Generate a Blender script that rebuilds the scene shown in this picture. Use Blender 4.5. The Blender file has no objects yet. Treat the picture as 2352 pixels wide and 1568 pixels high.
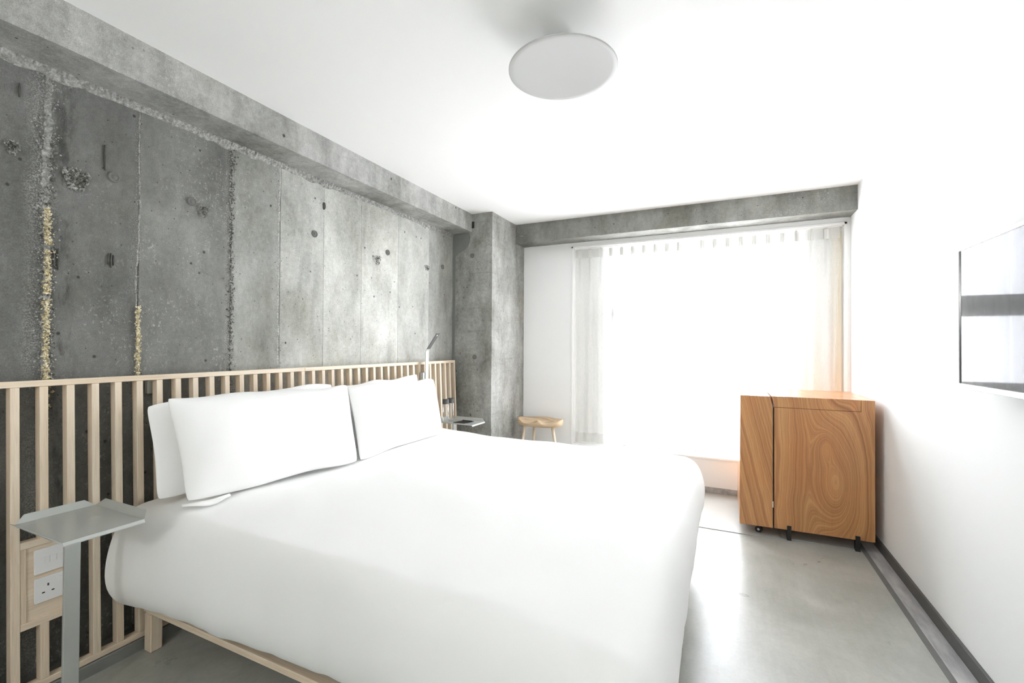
import bpy, bmesh, math, random
from mathutils import Vector, Matrix, noise
random.seed(7)
SC = bpy.context.scene
COL = SC.collection

# ------------------------------------------------------------------ camera, sky, lights, exposure
YAW, PITCH, ROLL, FPX = 0.43952, 0.00943, 0.0058, 1042.06
cam_d = bpy.data.cameras.new('camera'); cam = bpy.data.objects.new('camera', cam_d); COL.objects.link(cam)
cam_d.sensor_width = 36.0; cam_d.sensor_fit = 'HORIZONTAL'; cam_d.lens = 36.0 * FPX / 2352.0
cam_d.clip_start = 0.02
cy, sy, cp, sp = math.cos(YAW), math.sin(YAW), math.cos(PITCH), math.sin(PITCH)
fwd = Vector((-sy * cp, cy * cp, sp)); right = Vector((cy, sy, 0)); up = right.cross(fwd)
c, s = math.cos(ROLL), math.sin(ROLL)
r2 = c * right + s * up; u2 = -s * right + c * up
cam.matrix_world = Matrix(((r2.x, u2.x, -fwd.x, 2.25916), (r2.y, u2.y, -fwd.y, 0.0), (r2.z, u2.z, -fwd.z, 1.23936), (0, 0, 0, 1)))
SC.camera = cam

SKY = 28.0
FILL = 66.0
world = bpy.data.worlds.new('overcast_sky'); SC.world = world; world.use_nodes = True
bg = world.node_tree.nodes['Background']; bg.inputs[0].default_value = (0.955, 0.99, 1.05, 1); bg.inputs[1].default_value = SKY
pl = bpy.data.lights.new('window_portal', 'AREA'); pl.shape = 'RECTANGLE'; pl.size = 1.75; pl.size_y = 2.1; pl.cycles.is_portal = True
po = bpy.data.objects.new('window_portal', pl); COL.objects.link(po)
po.location = (2.015, 4.52, 1.24); po.rotation_euler = (math.radians(-90), 0, 0)
SC.view_settings.view_transform = 'Standard'
SC.view_settings.look = 'None'
SC.view_settings.gamma = 1.0
SC.view_settings.use_curve_mapping = False
SC.view_settings.exposure = 0.0
SC.cycles.max_bounces = 14; SC.cycles.diffuse_bounces = 10; SC.cycles.transparent_max_bounces = 12
SC.cycles.caustics_refractive = False; SC.cycles.caustics_reflective = False
SC.cycles.sample_clamp_indirect = 12.0

# ------------------------------------------------------------------ helpers
def link(name, me, mat=None, parent=None, loc=None):
    o = bpy.data.objects.new(name, me); COL.objects.link(o)
    if mat is not None and me is not None:
        me.materials.clear(); me.materials.append(mat)
    if parent is not None: o.parent = parent
    if loc is not None: o.location = loc
    return o
def mesh(name, bm, mat=None, parent=None, loc=None, smooth=False):
    bmesh.ops.recalc_face_normals(bm, faces=bm.faces[:])
    me = bpy.data.meshes.new(name); bm.to_mesh(me); bm.free()
    if smooth:
        for p in me.polygons: p.use_smooth = True
    return link(name, me, mat, parent, loc)
def thing(name, label, cat, loc=(0, 0, 0), rot=(0, 0, 0), group=None):
    o = bpy.data.objects.new(name, None); COL.objects.link(o); o.location = loc; o.rotation_euler = rot
    o.empty_display_size = 0.05
    return tag(o, label, cat, group)
def tag(o, label, cat, group=None):
    o['label'] = label; o['category'] = cat
    if group: o['group'] = group
    return o
def struct(o, label=None):
    o['kind'] = 'structure'
    if label: o['label'] = label
    return o
def box(bm, x0, x1, y0, y1, z0, z1, bev=0.0, seg=1):
    t = bmesh.new()
    bmesh.ops.create_cube(t, size=1.0)
    for v in t.verts:
        v.co = Vector((x0 + (v.co.x + .5) * (x1 - x0), y0 + (v.co.y + .5) * (y1 - y0), z0 + (v.co.z + .5) * (z1 - z0)))
    if bev > 0:
        bmesh.ops.bevel(t, geom=t.edges[:], offset=bev, segments=seg, affect='EDGES', profile=0.5)
    merge(bm, t)
def merge(bm, t):
    me = bpy.data.meshes.new('tmp'); t.to_mesh(me); t.free(); bm.from_mesh(me); bpy.data.meshes.remove(me)
def B(*a, **k):
    bm = bmesh.new(); box(bm, *a, **k); return bm
def prism(bm, pts, axis, a, b, bev=0.0, seg=2):
    """closed polygon pts (2D) extruded along axis from a to b"""
    t = bmesh.new()
    def P(p, h):
        if axis == 'y': return (p[0], h, p[1])
        if axis == 'z': return (p[0], p[1], h)
        return (h, p[0], p[1])
    v0 = [t.verts.new(P(p, a)) for p in pts]; v1 = [t.verts.new(P(p, b)) for p in pts]
    n = len(pts)
    t.faces.new(v0); t.faces.new(v1[::-1])
    for i in range(n): t.faces.new((v0[i], v1[i], v1[(i + 1) % n], v0[(i + 1) % n]))
    bmesh.ops.recalc_face_normals(t, faces=t.faces[:])
    if bev > 0: bmesh.ops.bevel(t, geom=t.edges[:], offset=bev, segments=seg, affect='EDGES', profile=0.5)
    merge(bm, t)
def lathe(bm, prof, n=32, center=(0, 0), sx=1.0, sy=1.0):
    rings = []
    for r, z in prof:
        if r < 1e-6: rings.append([bm.verts.new((center[0], center[1], z))])
        else: rings.append([bm.verts.new((center[0] + sx * r * math.cos(2 * math.pi * i / n), center[1] + sy * r * math.sin(2 * math.pi * i / n), z)) for i in range(n)])
    for A, C in zip(rings[:-1], rings[1:]):
        for i in range(n):
            j = (i + 1) % n
            if len(A) == 1 and len(C) == 1: continue
            if len(A) == 1: bm.faces.new((A[0], C[i], C[j]))
            elif len(C) == 1: bm.faces.new((A[i], A[j], C[0]))
            else: bm.faces.new((A[i], A[j], C[j], C[i]))
def tube(bm, pts, r, n=10, r1=None, caps=True):
    pts = [Vector(p) for p in pts]; rings = []; m = len(pts)
    for k, p in enumerate(pts):
        d = (pts[min(k + 1, m - 1)] - pts[max(k - 1, 0)]).normalized()
        a = d.orthogonal().normalized() if k == 0 else (a - d * a.dot(d)).normalized()
        b = d.cross(a); rr = r if r1 is None else r + (r1 - r) * k / (m - 1)
        rings.append([bm.verts.new(p + rr * (math.cos(2 * math.pi * i / n) * a + math.sin(2 * math.pi * i / n) * b)) for i in range(n)])
    for A, C in zip(rings[:-1], rings[1:]):
        for i in range(n): bm.faces.new((A[i], A[(i + 1) % n], C[(i + 1) % n], C[i]))
    if caps: bm.faces.new(rings[0][::-1]); bm.faces.new(rings[-1])
def rbox_pts(x0, x1, y0, y1, r, n=6, which=(1, 1, 1, 1)):
    out = []
    for (cx, cy, a0, on) in ((x1 - r, y1 - r, 0, which[0]), (x0 + r, y1 - r, 90, which[1]), (x0 + r, y0 + r, 180, which[2]), (x1 - r, y0 + r, 270, which[3])):
        if on:
            for i in range(n + 1):
                a = math.radians(a0 + 90 * i / n); out.append((cx + r * math.cos(a), cy + r * math.sin(a)))
        else:
            a = math.radians(a0 + 45); out.append((cx + (r if math.cos(a) > 0 else -r), cy + (r if math.sin(a) > 0 else -r)))
    return out
def fn(x, y, z, sc=1.0): return noise.noise(Vector((x * sc, y * sc, z * sc)))

# ------------------------------------------------------------------ node helpers and materials
class NT:
    def __init__(s, name):
        s.m = bpy.data.materials.new(name); s.m.use_nodes = True; s.t = s.m.node_tree; s.n = s.t.nodes; s.l = s.t.links
        s.bsdf = s.n['Principled BSDF']; s.out = s.n['Material Output']
    def new(s, typ, **k):
        nd = s.n.new(typ)
        for a, v in k.items(): setattr(nd, a, v)
        return nd
    def put(s, sock, v):
        if isinstance(v, bpy.types.NodeSocket): s.l.new(v, sock)
        elif isinstance(v, (tuple, list)) and len(v) == 3 and sock.type == 'RGBA': sock.default_value = (*v, 1)
        else: sock.default_value = v
    def coord(s, scale=(1, 1, 1), loc=(0, 0, 0), rot=(0, 0, 0), rnd=False):
        tc = s.new('ShaderNodeTexCoord'); mp = s.new('ShaderNodeMapping')
        src = tc.outputs['Object']
        if rnd:
            oi = s.new('ShaderNodeObjectInfo'); vm = s.new('ShaderNodeVectorMath', operation='MULTIPLY_ADD')
            s.l.new(oi.outputs['Random'], vm.inputs[0]); vm.inputs[1].default_value = (13.7, 7.3, 29.1); s.l.new(src, vm.inputs[2]); src = vm.outputs[0]
        s.l.new(src, mp.inputs[0]); mp.inputs['Scale'].default_value = scale; mp.inputs['Location'].default_value = loc; mp.inputs['Rotation'].default_value = rot
        return mp.outputs[0]
    def noise(s, vec, scale=1.0, detail=4, rough=0.55, dist=0.0, out='Fac'):
        n = s.new('ShaderNodeTexNoise'); s.l.new(vec, n.inputs['Vector'])
        n.inputs['Scale'].default_value = scale; n.inputs['Detail'].default_value = detail; n.inputs['Roughness'].default_value = rough; n.inputs['Distortion'].default_value = dist
        return n.outputs[out]
    def vor(s, vec, scale, feature='F1'):
        n = s.new('ShaderNodeTexVoronoi', feature=feature); s.l.new(vec, n.inputs['Vector']); n.inputs['Scale'].default_value = scale
        return n
    def math(s, op, a, b=None, clamp=False, c=None):
        n = s.new('ShaderNodeMath', operation=op); n.use_clamp = clamp
        s.put(n.inputs[0], a)
        if b is not None: s.put(n.inputs[1], b)
        if c is not None: s.put(n.inputs[2], c)
        return n.outputs[0]
    def mapr(s, v, a, b, c=0.0, d=1.0, smooth=False):
        n = s.new('ShaderNodeMapRange'); n.clamp = True
        if smooth: n.interpolation_type = 'SMOOTHSTEP'
        s.put(n.inputs[0], v)
        for i, x in enumerate((a, b, c, d)): s.put(n.inputs[1 + i], x)
        return n.outputs[0]
    def mix(s, f, a, b, typ='MIX'):
        n = s.new('ShaderNodeMix', data_type='RGBA', blend_type=typ)
        s.put(n.inputs[0], f); s.put(n.inputs[6], a); s.put(n.inputs[7], b)
        return n.outputs[2]
    def ramp(s, f, stops, interp='LINEAR'):
        n = s.new('ShaderNodeValToRGB'); r = n.color_ramp; r.interpolation = interp
        while len(r.elements) < len(stops): r.elements.new(0.5)
        for e, (p, col) in zip(r.elements, stops):
            e.position = p; e.color = (*col, 1) if len(col) == 3 else col
        s.put(n.inputs[0], f)
        return n.outputs[0]
    def bump(s, h, strength=0.3, dist=0.01, normal=None):
        n = s.new('ShaderNodeBump'); n.inputs['Strength'].default_value = strength; n.inputs['Distance'].default_value = dist
        s.put(n.inputs['Height'], h)
        if normal is not None: s.l.new(normal, n.inputs['Normal'])
        return n.outputs[0]
    def set(s, **k):
        for a, v in k.items(): s.put(s.bsdf.inputs[a], v)
        return s.m

def plain(name, col, rough=0.5, metal=0.0, nz=0.0, scale=30, spec=None):
    t = NT(name)
    if nz > 0:
        f = t.noise(t.coord(), scale, 5)
        c2 = tuple(x * (1 - nz) for x in col)
        t.set(**{'Base Color': t.mix(f, c2, col)})
    else: t.set(**{'Base Color': col})
    t.set(Roughness=rough, Metallic=metal)
    if spec is not None: t.set(**{'Specular IOR Level': spec})
    return t.m

SEAMS = [(0.78, .050, .9), (1.066, .030, .45), (1.464, .030, .9), (1.742, .040, .9), (2.045, .018, .5), (2.367, .022, .7), (2.755, .020, .6), (3.151, .022, .7)]
def concrete(name, lo, hi, stain=(0.66, 0.64, 0.53), streak=0.45, pores=1.0, seams=False, board=False, per_piece=False):
    t = NT(name); v = t.coord()
    big = t.noise(v, 1.6, 7, 0.62)
    mid = t.noise(t.coord((1, 1.0, 0.35)), 5.0, 6, 0.65, 0.4)
    fine = t.noise(v, 38, 8, 0.80)
    grit = t.noise(v, 260, 3, 0.8)
    f = t.math('ADD', t.math('MULTIPLY', big, 0.36), t.math('MULTIPLY', mid, 0.36))
    f = t.math('ADD', f, t.math('MULTIPLY', fine, 0.28))
    col = t.mix(t.mapr(f, 0.40, 0.60), lo, hi)
    # ochre and dark mottles
    st = t.mapr(t.noise(t.coord((1, 1, 0.6), (3, 1, 7)), 3.2, 5, 0.6, 0.6), 0.52, 0.72)
    col = t.mix(t.math('MULTIPLY', st, streak), col, stain, 'MULTIPLY')
    cl = t.mapr(t.noise(t.coord((1, 1, 0.8), (2, 7, 4)), 2.2, 8, 0.66, 0.8), 0.48, 0.66)
    col = t.mix(t.math('MULTIPLY', cl, streak), col, (0.60, 0.60, 0.58), 'MULTIPLY')
    st2 = t.mapr(t.noise(t.coord((1, 1, 0.16), (9, 4, 2)), 14, 4, 0.6), 0.56, 0.74)
    col = t.mix(t.math('MULTIPLY', st2, streak * 0.8), col, (0.70, 0.70, 0.69), 'MULTIPLY')
    col = t.mix(0.6, col, t.ramp(grit, [(0.28, (0.55, 0.55, 0.55)), (0.5, (0.98, 0.98, 0.98)), (0.72, (1.4, 1.4, 1.4))]), 'MULTIPLY')
    h = t.math('ADD', t.math('MULTIPLY', fine, 0.6), t.math('MULTIPLY', grit, 0.5))
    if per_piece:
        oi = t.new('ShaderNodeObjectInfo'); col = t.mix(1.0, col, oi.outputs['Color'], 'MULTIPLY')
    if board:
        wv = t.noise(t.coord((0.6, 0.6, 9.0), (2, 3, 1)), 3.0, 5, 0.7)
        bm_ = t.mapr(wv, 0.55, 0.70)
        col = t.mix(t.math('MULTIPLY', bm_, 0.45), col, (0.62, 0.62, 0.60), 'MULTIPLY')
        pk = t.mapr(t.noise(t.coord((1, 1, 1), (5, 5, 5)), 24, 5, 0.7), 0.58, 0.66)
        col = t.mix(t.math('MULTIPLY', pk, 0.5), col, (0.55, 0.55, 0.52), 'MULTIPLY')
    # white lime specks
    sp_ = t.mapr(t.noise(t.coord((1, 1, 0.8), (1.3, 2.1, 0.7)), 95, 4, 0.75, 0.5), 0.57, 0.63)
    sm = t.mapr(t.noise(t.coord((1, 1, 1), (8, 2, 4)), 2.6, 5, 0.6), 0.48, 0.66)
    lime = t.math('MULTIPLY', sp_, sm)
    if seams:
        sx = t.new('ShaderNodeSeparateXYZ'); t.l.new(t.coord(), sx.inputs[0])
        wob = t.math('ADD', sx.outputs[1], t.mapr(t.noise(t.coord(), 9, 4, 0.6), 0, 1, -0.02, 0.02))
        tot = None
        for (yy, w, a) in SEAMS:
            d = t.math('ABSOLUTE', t.math('SUBTRACT', wob, yy - w * 0.4))
            mm = t.mapr(d, w * 1.25, w * 0.1, 0, a, True)
            tot = mm if tot is None else t.math('MAXIMUM', tot, mm)
        tot = t.math('MULTIPLY', tot, t.mapr(t.noise(t.coord((1, 1, 0.5), (6, 6, 6)), 7, 4), 0.30, 0.60, 0.15, 1))
        dk = t.mapr(t.math('ABSOLUTE', t.math('SUBTRACT', wob, 0.822)), 0.055, 0.0, 0, 1, True)
        dk = t.math('MULTIPLY', dk, t.mapr(t.noise(t.coord((1, 1.6, 0.5), (1, 9, 3)), 11, 6, 0.7), 0.46, 0.60))
        col = t.mix(t.math('MULTIPLY', dk, 0.75), col, (0.30, 0.30, 0.29), 'MULTIPLY')
        lime = t.math('MAXIMUM', lime, t.math('MULTIPLY', tot, t.math('GREATER_THAN', t.noise(t.coord((1, 1, 1), (2, 2, 9)), 210, 4, 0.75), 0.52)))
        h = t.math('ADD', h, t.math('MULTIPLY', lime, 0.5))
    col = t.mix(t.math('MULTIPLY', lime, 0.26), col, (0.86, 0.86, 0.84))
    # pinholes
    for sc, rad, keep, dep in ((11, 0.120, 0.45, 3.0), (27, 0.19, 0.66, 2.0)):
        vp = t.vor(t.coord((1, 1, 0.9), (sc * 0.37, 1.7, 3.1)), sc)
        sepc = t.new('ShaderNodeSeparateColor'); t.l.new(vp.outputs['Color'], sepc.inputs[0])
        r_ = t.math('MULTIPLY', t.mapr(sepc.outputs[0], keep, 1.0, 0.25, 1.0), rad)
        on = t.math('GREATER_THAN', sepc.outputs[0], keep)
        msk = t.math('MULTIPLY', t.mapr(vp.outputs['Distance'], r_, t.math('MULTIPLY', r_, 0.55)), on)
        msk = t.math('MULTIPLY', msk, pores)
        col = t.mix(t.math('MULTIPLY', msk, 0.82), col, (0.035, 0.034, 0.03))
        h = t.math('SUBTRACT', h, t.math('MULTIPLY', msk, dep))
    t.set(**{'Base Color': col, 'Roughness': 0.88, 'Normal': t.bump(h, 0.35, 0.004), 'Specular IOR Level': 0.2})
    return t.m

def wood(name, axis, c1, c2, c3, rough=0.45, k=1.0):
    t = NT(name)
    sc = {'x': (1.2, 30, 30), 'y': (30, 1.2, 30), 'z': (30, 30, 1.2)}[axis]
    v = t.coord(sc, rnd=True)
    a = t.noise(v, 1.0 * k, 4, 0.6, 0.9)
    fv = t.coord(tuple(x * 9 for x in sc), rnd=True)
    b = t.noise(fv, 1.0, 3, 0.6)
    col = t.ramp(a, [(0.28, c3), (0.45, c1), (0.62, c2), (0.80, c1)])
    col = t.mix(0.35, col, t.ramp(b, [(0.32, (0.70, 0.66, 0.60)), (0.55, (1, 1, 1))]), 'MULTIPLY')
    t.set(**{'Base Color': col, 'Roughness': rough, 'Normal': t.bump(b, 0.08, 0.002)})
    return t.m
ASH = ((0.72, 0.60, 0.46), (0.78, 0.68, 0.545), (0.62, 0.49, 0.35))
M = {}
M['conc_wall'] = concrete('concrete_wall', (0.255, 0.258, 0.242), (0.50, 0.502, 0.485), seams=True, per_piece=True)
M['conc_beam'] = concrete('concrete_beam', (0.22, 0.22, 0.205), (0.53, 0.53, 0.515), streak=0.5)
M['conc_col'] = concrete('concrete_column', (0.20, 0.20, 0.185), (0.47, 0.47, 0.45), board=True, streak=0.5)
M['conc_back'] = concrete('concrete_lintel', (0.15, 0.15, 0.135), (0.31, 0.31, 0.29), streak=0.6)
M['ash_z'] = wood('ash_upright', 'z', *ASH)
M['ash_y'] = wood('ash_rail', 'y', *ASH)
M['ash_x'] = wood('ash_side_rail', 'x', *ASH)

def white_paint(name, col=(0.86, 0.86, 0.85)):
    t = NT(name); n = t.noise(t.coord(), 180, 4, 0.7)
    t.set(**{'Base Color': col, 'Roughness': 0.7, 'Normal': t.bump(n, 0.03, 0.002), 'Specular IOR Level': 0.25})
    return t.m
M['white'] = white_paint('white_wall_paint', (0.86, 0.865, 0.86))
M['ceil'] = white_paint('white_ceiling_paint', (0.92, 0.92, 0.91))
M['whitegloss'] = plain('white_lacquer', (0.85, 0.85, 0.84), 0.35)
M['lampwhite'] = plain('lamp_disc_paint', (0.56, 0.56, 0.55), 0.5)

def stones(name, cols, metal=0.0, rough=0.8):
    t = NT(name); v = t.coord()
    n = t.noise(v, 70, 4, 0.7)
    t.set(**{'Base Color': t.ramp(n, [(0.32, cols[0]), (0.52, cols[1]), (0.70, cols[2])]), 'Roughness': rough, 'Metallic': metal, 'Normal': t.bump(t.noise(v, 300, 3), 0.4, 0.003)})
    return t.m
M['agg'] = stones('exposed_aggregate', ((0.15, 0.15, 0.135), (0.32, 0.32, 0.305), (0.52, 0.52, 0.50)))
M['agglight'] = stones('pale_cement_fin', ((0.30, 0.30, 0.285), (0.50, 0.50, 0.485), (0.66, 0.66, 0.645)))
M['aggdark'] = stones('honeycomb_void', ((0.06, 0.06, 0.05), (0.12, 0.12, 0.10), (0.30, 0.30, 0.28)))
M['gold'] = stones('gold_leaf', ((0.20, 0.17, 0.10), (0.60, 0.51, 0.30), (0.97, 0.94, 0.80)), 0.15, 0.4)
M['chip'] = plain('chipped_concrete', (0.12, 0.12, 0.108), 0.95, nz=0.6, scale=60)
M['plug'] = plain('tie_hole_plug', (0.19, 0.19, 0.18), 0.9, nz=0.35, scale=90)

t = NT('polished_concrete_floor')
v = t.coord()
n1 = t.noise(v, 1.8, 8, 0.62, 0.8); n2 = t.noise(t.coord((1, 1, 1), (4, 2, 0), (0, 0, 0.5)), 3.2, 9, 0.72, 0.3); n3 = t.noise(v, 60, 5, 0.7)
n4 = t.noise(t.coord((14, 2.2, 1), (0, 0, 0), (0, 0, 0.9)), 3, 5, 0.65)
f = t.math('ADD', t.math('MULTIPLY', n1, 0.5), t.math('MULTIPLY', n2, 0.35)); f = t.math('ADD', f, t.math('MULTIPLY', n4, 0.15))
col = t.mix(t.mapr(f, 0.38, 0.62), (0.30, 0.308, 0.278), (0.44, 0.445, 0.415))
col = t.mix(t.math('MULTIPLY', t.mapr(n2, 0.55, 0.75), 0.12), col, (0.62, 0.62, 0.58))
col = t.mix(0.35, col, t.ramp(n3, [(0.35, (0.86, 0.86, 0.86)), (0.6, (1.08, 1.08, 1.06))]), 'MULTIPLY')
M['floor'] = t.set(**{'Base Color': col, 'Roughness': t.mapr(n2, 0.3, 0.7, 0.26, 0.34), 'Normal': t.bump(t.math('ADD', t.math('MULTIPLY', n3, 0.3), n4), 0.05, 0.004), 'Specular IOR Level': 0.55})
t = NT('screed_strip'); v = t.coord((6, 1.2, 6))
M['strip'] = t.set(**{'Base Color': t.ramp(t.noise(v, 4, 6, 0.65), [(0.3, (0.25, 0.25, 0.25)), (0.5, (0.36, 0.36, 0.36)), (0.72, (0.50, 0.50, 0.49))]), 'Roughness': 0.5})
M['sheet'] = plain('thin_grey_sheet', (0.40, 0.40, 0.375), 0.35, nz=0.18, scale=9)
M['joint'] = plain('grey_joint', (0.17, 0.17, 0.165), 0.6, nz=0.3, scale=20)
M['skirt'] = plain('dark_grey_skirting', (0.105, 0.103, 0.098), 0.55, nz=0.25, scale=14)
M['ledge'] = plain('cement_ledge', (0.23, 0.235, 0.22), 0.75, nz=0.35, scale=12)

def fabric(name, col, rough=0.85, w=900):
    t = NT(name); v = t.coord()
    n = t.noise(v, w, 2, 0.6); n2 = t.noise(v, 14, 4, 0.6)
    t.set(**{'Base Color': col, 'Roughness': rough, 'Normal': t.bump(t.math('ADD', t.math('MULTIPLY', n, 0.15), n2), 0.08, 0.006), 'Specular IOR Level': 0.15})
    t.bsdf.inputs['Sheen Weight'].default_value = 0.15
    return t.m
M['linen'] = fabric('white_cotton', (0.92, 0.92, 0.915))
M['mattress'] = fabric('mattress_cotton', (0.8, 0.8, 0.8))
def sheer(name, tf, col, vscale=1.0):
    t = NT(name)
    tr = t.new('ShaderNodeBsdfTransparent'); tl = t.new('ShaderNodeBsdfTranslucent'); df = t.new('ShaderNodeBsdfDiffuse')
    tr.inputs[0].default_value = (1, 1, 1, 1); tl.inputs[0].default_value = (*col, 1); df.inputs[0].default_value = (*col, 1)
    a = t.new('ShaderNodeMixShader'); a.inputs[0].default_value = 0.62; t.l.new(tl.outputs[0], a.inputs[1]); t.l.new(df.outputs[0], a.inputs[2])
    b = t.new('ShaderNodeMixShader')
    th = t.math('ADD', t.noise(t.coord((1, 1, 0.06)), 420, 3, 0.7), t.noise(t.coord((0.06, 1, 1), (3, 3, 3)), 420, 3, 0.7))
    t.l.new(t.mapr(th, 0.7, 1.3, min(1, tf + 0.06), max(0, tf - 0.06)), b.inputs[0])
    t.l.new(a.outputs[0], b.inputs[1]); t.l.new(tr.outputs[0], b.inputs[2])
    t.l.new(b.outputs[0], t.out.inputs[0]); t.n.remove(t.bsdf)
    return t.m
M['sheer'] = sheer('sheer_voile', 0.48, (0.84, 0.84, 0.82))
M['sheerdense'] = sheer('doubled_voile', 0.12, (0.78, 0.78, 0.76))
M['pleat'] = fabric('stitched_pleat_fabric', (0.74, 0.74, 0.71))
M['blackout'] = fabric('cream_blackout_fabric', (0.80, 0.75, 0.64))
t = NT('window_glass')
tr = t.new('ShaderNodeBsdfTransparent'); gl = t.new('ShaderNodeBsdfGlossy'); gl.inputs['Roughness'].default_value = 0.02; mx = t.new('ShaderNodeMixShader')
lw = t.new('ShaderNodeLayerWeight'); lw.inputs[0].default_value = 0.5
fr_ = t.math('ADD', t.math('MULTIPLY', t.math('POWER', lw.outputs['Facing'], 4.0), 0.6), 0.04)
tr.inputs[0].default_value = (0.96, 0.96, 0.96, 1)
t.l.new(fr_, mx.inputs[0]); t.l.new(tr.outputs[0], mx.inputs[1]); t.l.new(gl.outputs[0], mx.inputs[2]); t.l.new(mx.outputs[0], t.out.inputs[0]); t.n.remove(t.bsdf)
M['pane'] = t.m
M['frame'] = plain('grey_window_frame', (0.16, 0.165, 0.17), 0.5)
M['steel'] = plain('grey_powder_coated_steel', (0.47, 0.49, 0.47), 0.33, 0.25, 0.06, 300)
M['palesteel'] = plain('pale_grey_steel', (0.62, 0.63, 0.62), 0.38, 0.2, 0.05, 300)
M['black'] = plain('black_steel', (0.012, 0.012, 0.012), 0.5)
M['darkcap'] = plain('charcoal_plastic', (0.07, 0.07, 0.072), 0.4)
M['rubber'] = plain('black_rubber', (0.015, 0.015, 0.015), 0.55)
M['chrome'] = plain('bright_metal', (0.85, 0.85, 0.85), 0.18, 1.0)
M['plate'] = plain('white_plastic_plate', (0.80, 0.80, 0.80), 0.35)
M['slot'] = plain('dark_slot', (0.02, 0.02, 0.02), 0.6)
M['bezel'] = plain('silver_bezel', (0.80, 0.80, 0.80), 0.16, 0.6)
t = NT('dark_coated_screen'); M['screen'] = t.set(**{'Base Color': (0.012, 0.0125, 0.013), 'Roughness': 0.03, 'Specular IOR Level': 0.5, 'IOR': 1.185})
t = NT('bottle_glass')
tr = t.new('ShaderNodeBsdfTransparent'); gl = t.new('ShaderNodeBsdfGlossy'); gl.inputs['Roughness'].default_value = 0.04; mx = t.new('ShaderNodeMixShader')
lw = t.new('ShaderNodeLayerWeight'); lw.inputs[0].default_value = 0.55
tr.inputs[0].default_value = (0.975, 0.98, 0.98, 1)
t.l.new(t.mapr(lw.outputs['Facing'], 0, 1, 0.05, 0.38), mx.inputs[0]); t.l.new(tr.outputs[0], mx.inputs[1]); t.l.new(gl.outputs[0], mx.inputs[2]); t.l.new(mx.outputs[0], t.out.inputs[0]); t.n.remove(t.bsdf)
M['glass'] = t.m

def figured_wood(name, knot, diag=False):
    """walnut-like veneer in the x-z plane: grain lines are contours of a warped field, closed rings round a knot"""
    t = NT(name)
    tc = t.coord(); sx = t.new('ShaderNodeSeparateXYZ'); t.l.new(tc, sx.inputs[0]); X, Y_, Z_ = sx.outputs
    wx = t.math('MULTIPLY', t.math('SUBTRACT', t.noise(t.coord((3.0, 1, 1.3), (1, 5, 2)), 1.0, 3, 0.5), 0.5), 0.16)
    if diag:
        fld = t.math('ADD', t.math('ADD', X, t.math('MULTIPLY', Z_, 0.24)), t.math('MULTIPLY', wx, 0.6))
        fld = t.math('ADD', fld, t.math('MULTIPLY', Y_, 0.2))
        fld = t.math('MULTIPLY', fld, 1.0)
    else:
        fld = t.math('ADD', X, wx)
        fld = t.math('ADD', fld, t.math('MULTIPLY', Y_, 0.3))
        for (kx, kz, a, b, amp) in knot:
            dx = t.math('DIVIDE', t.math('SUBTRACT', t.math('ADD', X, t.math('MULTIPLY', wx, 0.5)), kx), a)
            dz = t.math('DIVIDE', t.math('SUBTRACT', Z_, kz), b)
            r2_ = t.math('ADD', t.math('MULTIPLY', dx, dx), t.math('MULTIPLY', dz, dz))
            g = t.math('MULTIPLY', t.math('POWER', 2.71828, t.math('MULTIPLY', r2_, -1.0)), amp)
            fld = t.math('ADD', fld, g)
    cv = t.new('ShaderNodeCombineXYZ'); t.l.new(fld, cv.inputs[0])
    b1 = t.noise(cv.outputs[0], 55, 5, 0.78)
    b2 = t.noise(cv.outputs[0], 12, 2, 0.5)
    pore = t.noise(t.coord((260, 30, 9)), 1.0, 3, 0.6)
    f = t.math('ADD', t.math('MULTIPLY', b1, 0.65), t.math('MULTIPLY', b2, 0.35))
    col = t.ramp(f, [(0.35, (0.17, 0.072, 0.028)), (0.44, (0.37, 0.165, 0.064)), (0.50, (0.47, 0.225, 0.088)), (0.57, (0.58, 0.310, 0.128)), (0.66, (0.38, 0.172, 0.068))])
    red = t.mapr(t.noise(t.coord((1, 1, 0.5), (2, 8, 1)), 3.5, 3), 0.45, 0.65)
    col = t.mix(t.math('MULTIPLY', red, 0.35), col, (1.12, 0.88, 0.74), 'MULTIPLY')
    col = t.mix(0.22, col, t.ramp(pore, [(0.35, (0.55, 0.5, 0.45)), (0.55, (1, 1, 1))]), 'MULTIPLY')
    t.set(**{'Base Color': col, 'Roughness': 0.28, 'Normal': t.bump(pore, 0.03, 0.001)})
    t.bsdf.inputs['Coat Weight'].default_value = 0.25; t.bsdf.inputs['Coat Roughness'].default_value = 0.2
    return t.m

# ------------------------------------------------------------------ room shell
CEIL = 2.417; BEAMZ = 2.2556; LINTZ = 2.238; YC = 3.521; YW = 4.218; YB = 4.0136; XR = 3.123; Y0 = -1.7; YG = 4.304
struct(mesh('floor', B(-0.3, XR + .25, Y0 - .2, YG + .16, -.15, 0), M['floor']))
struct(mesh('ceiling', B(-0.3, XR + .25, Y0 - .2, YG + .16, CEIL, CEIL + .15), M['ceil']))
struct(mesh('wall_right', B(XR, XR + .15, Y0, YG + .1, 0, CEIL), M['white']))
struct(mesh('wall_front', B(-.2, XR + .15, Y0 - .15, Y0, 0, CEIL), M['white']))
wall = struct(mesh('wall_left', B(-.25, -.03, Y0, YW + .2, 0, CEIL), M['conc_wall']))
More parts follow.
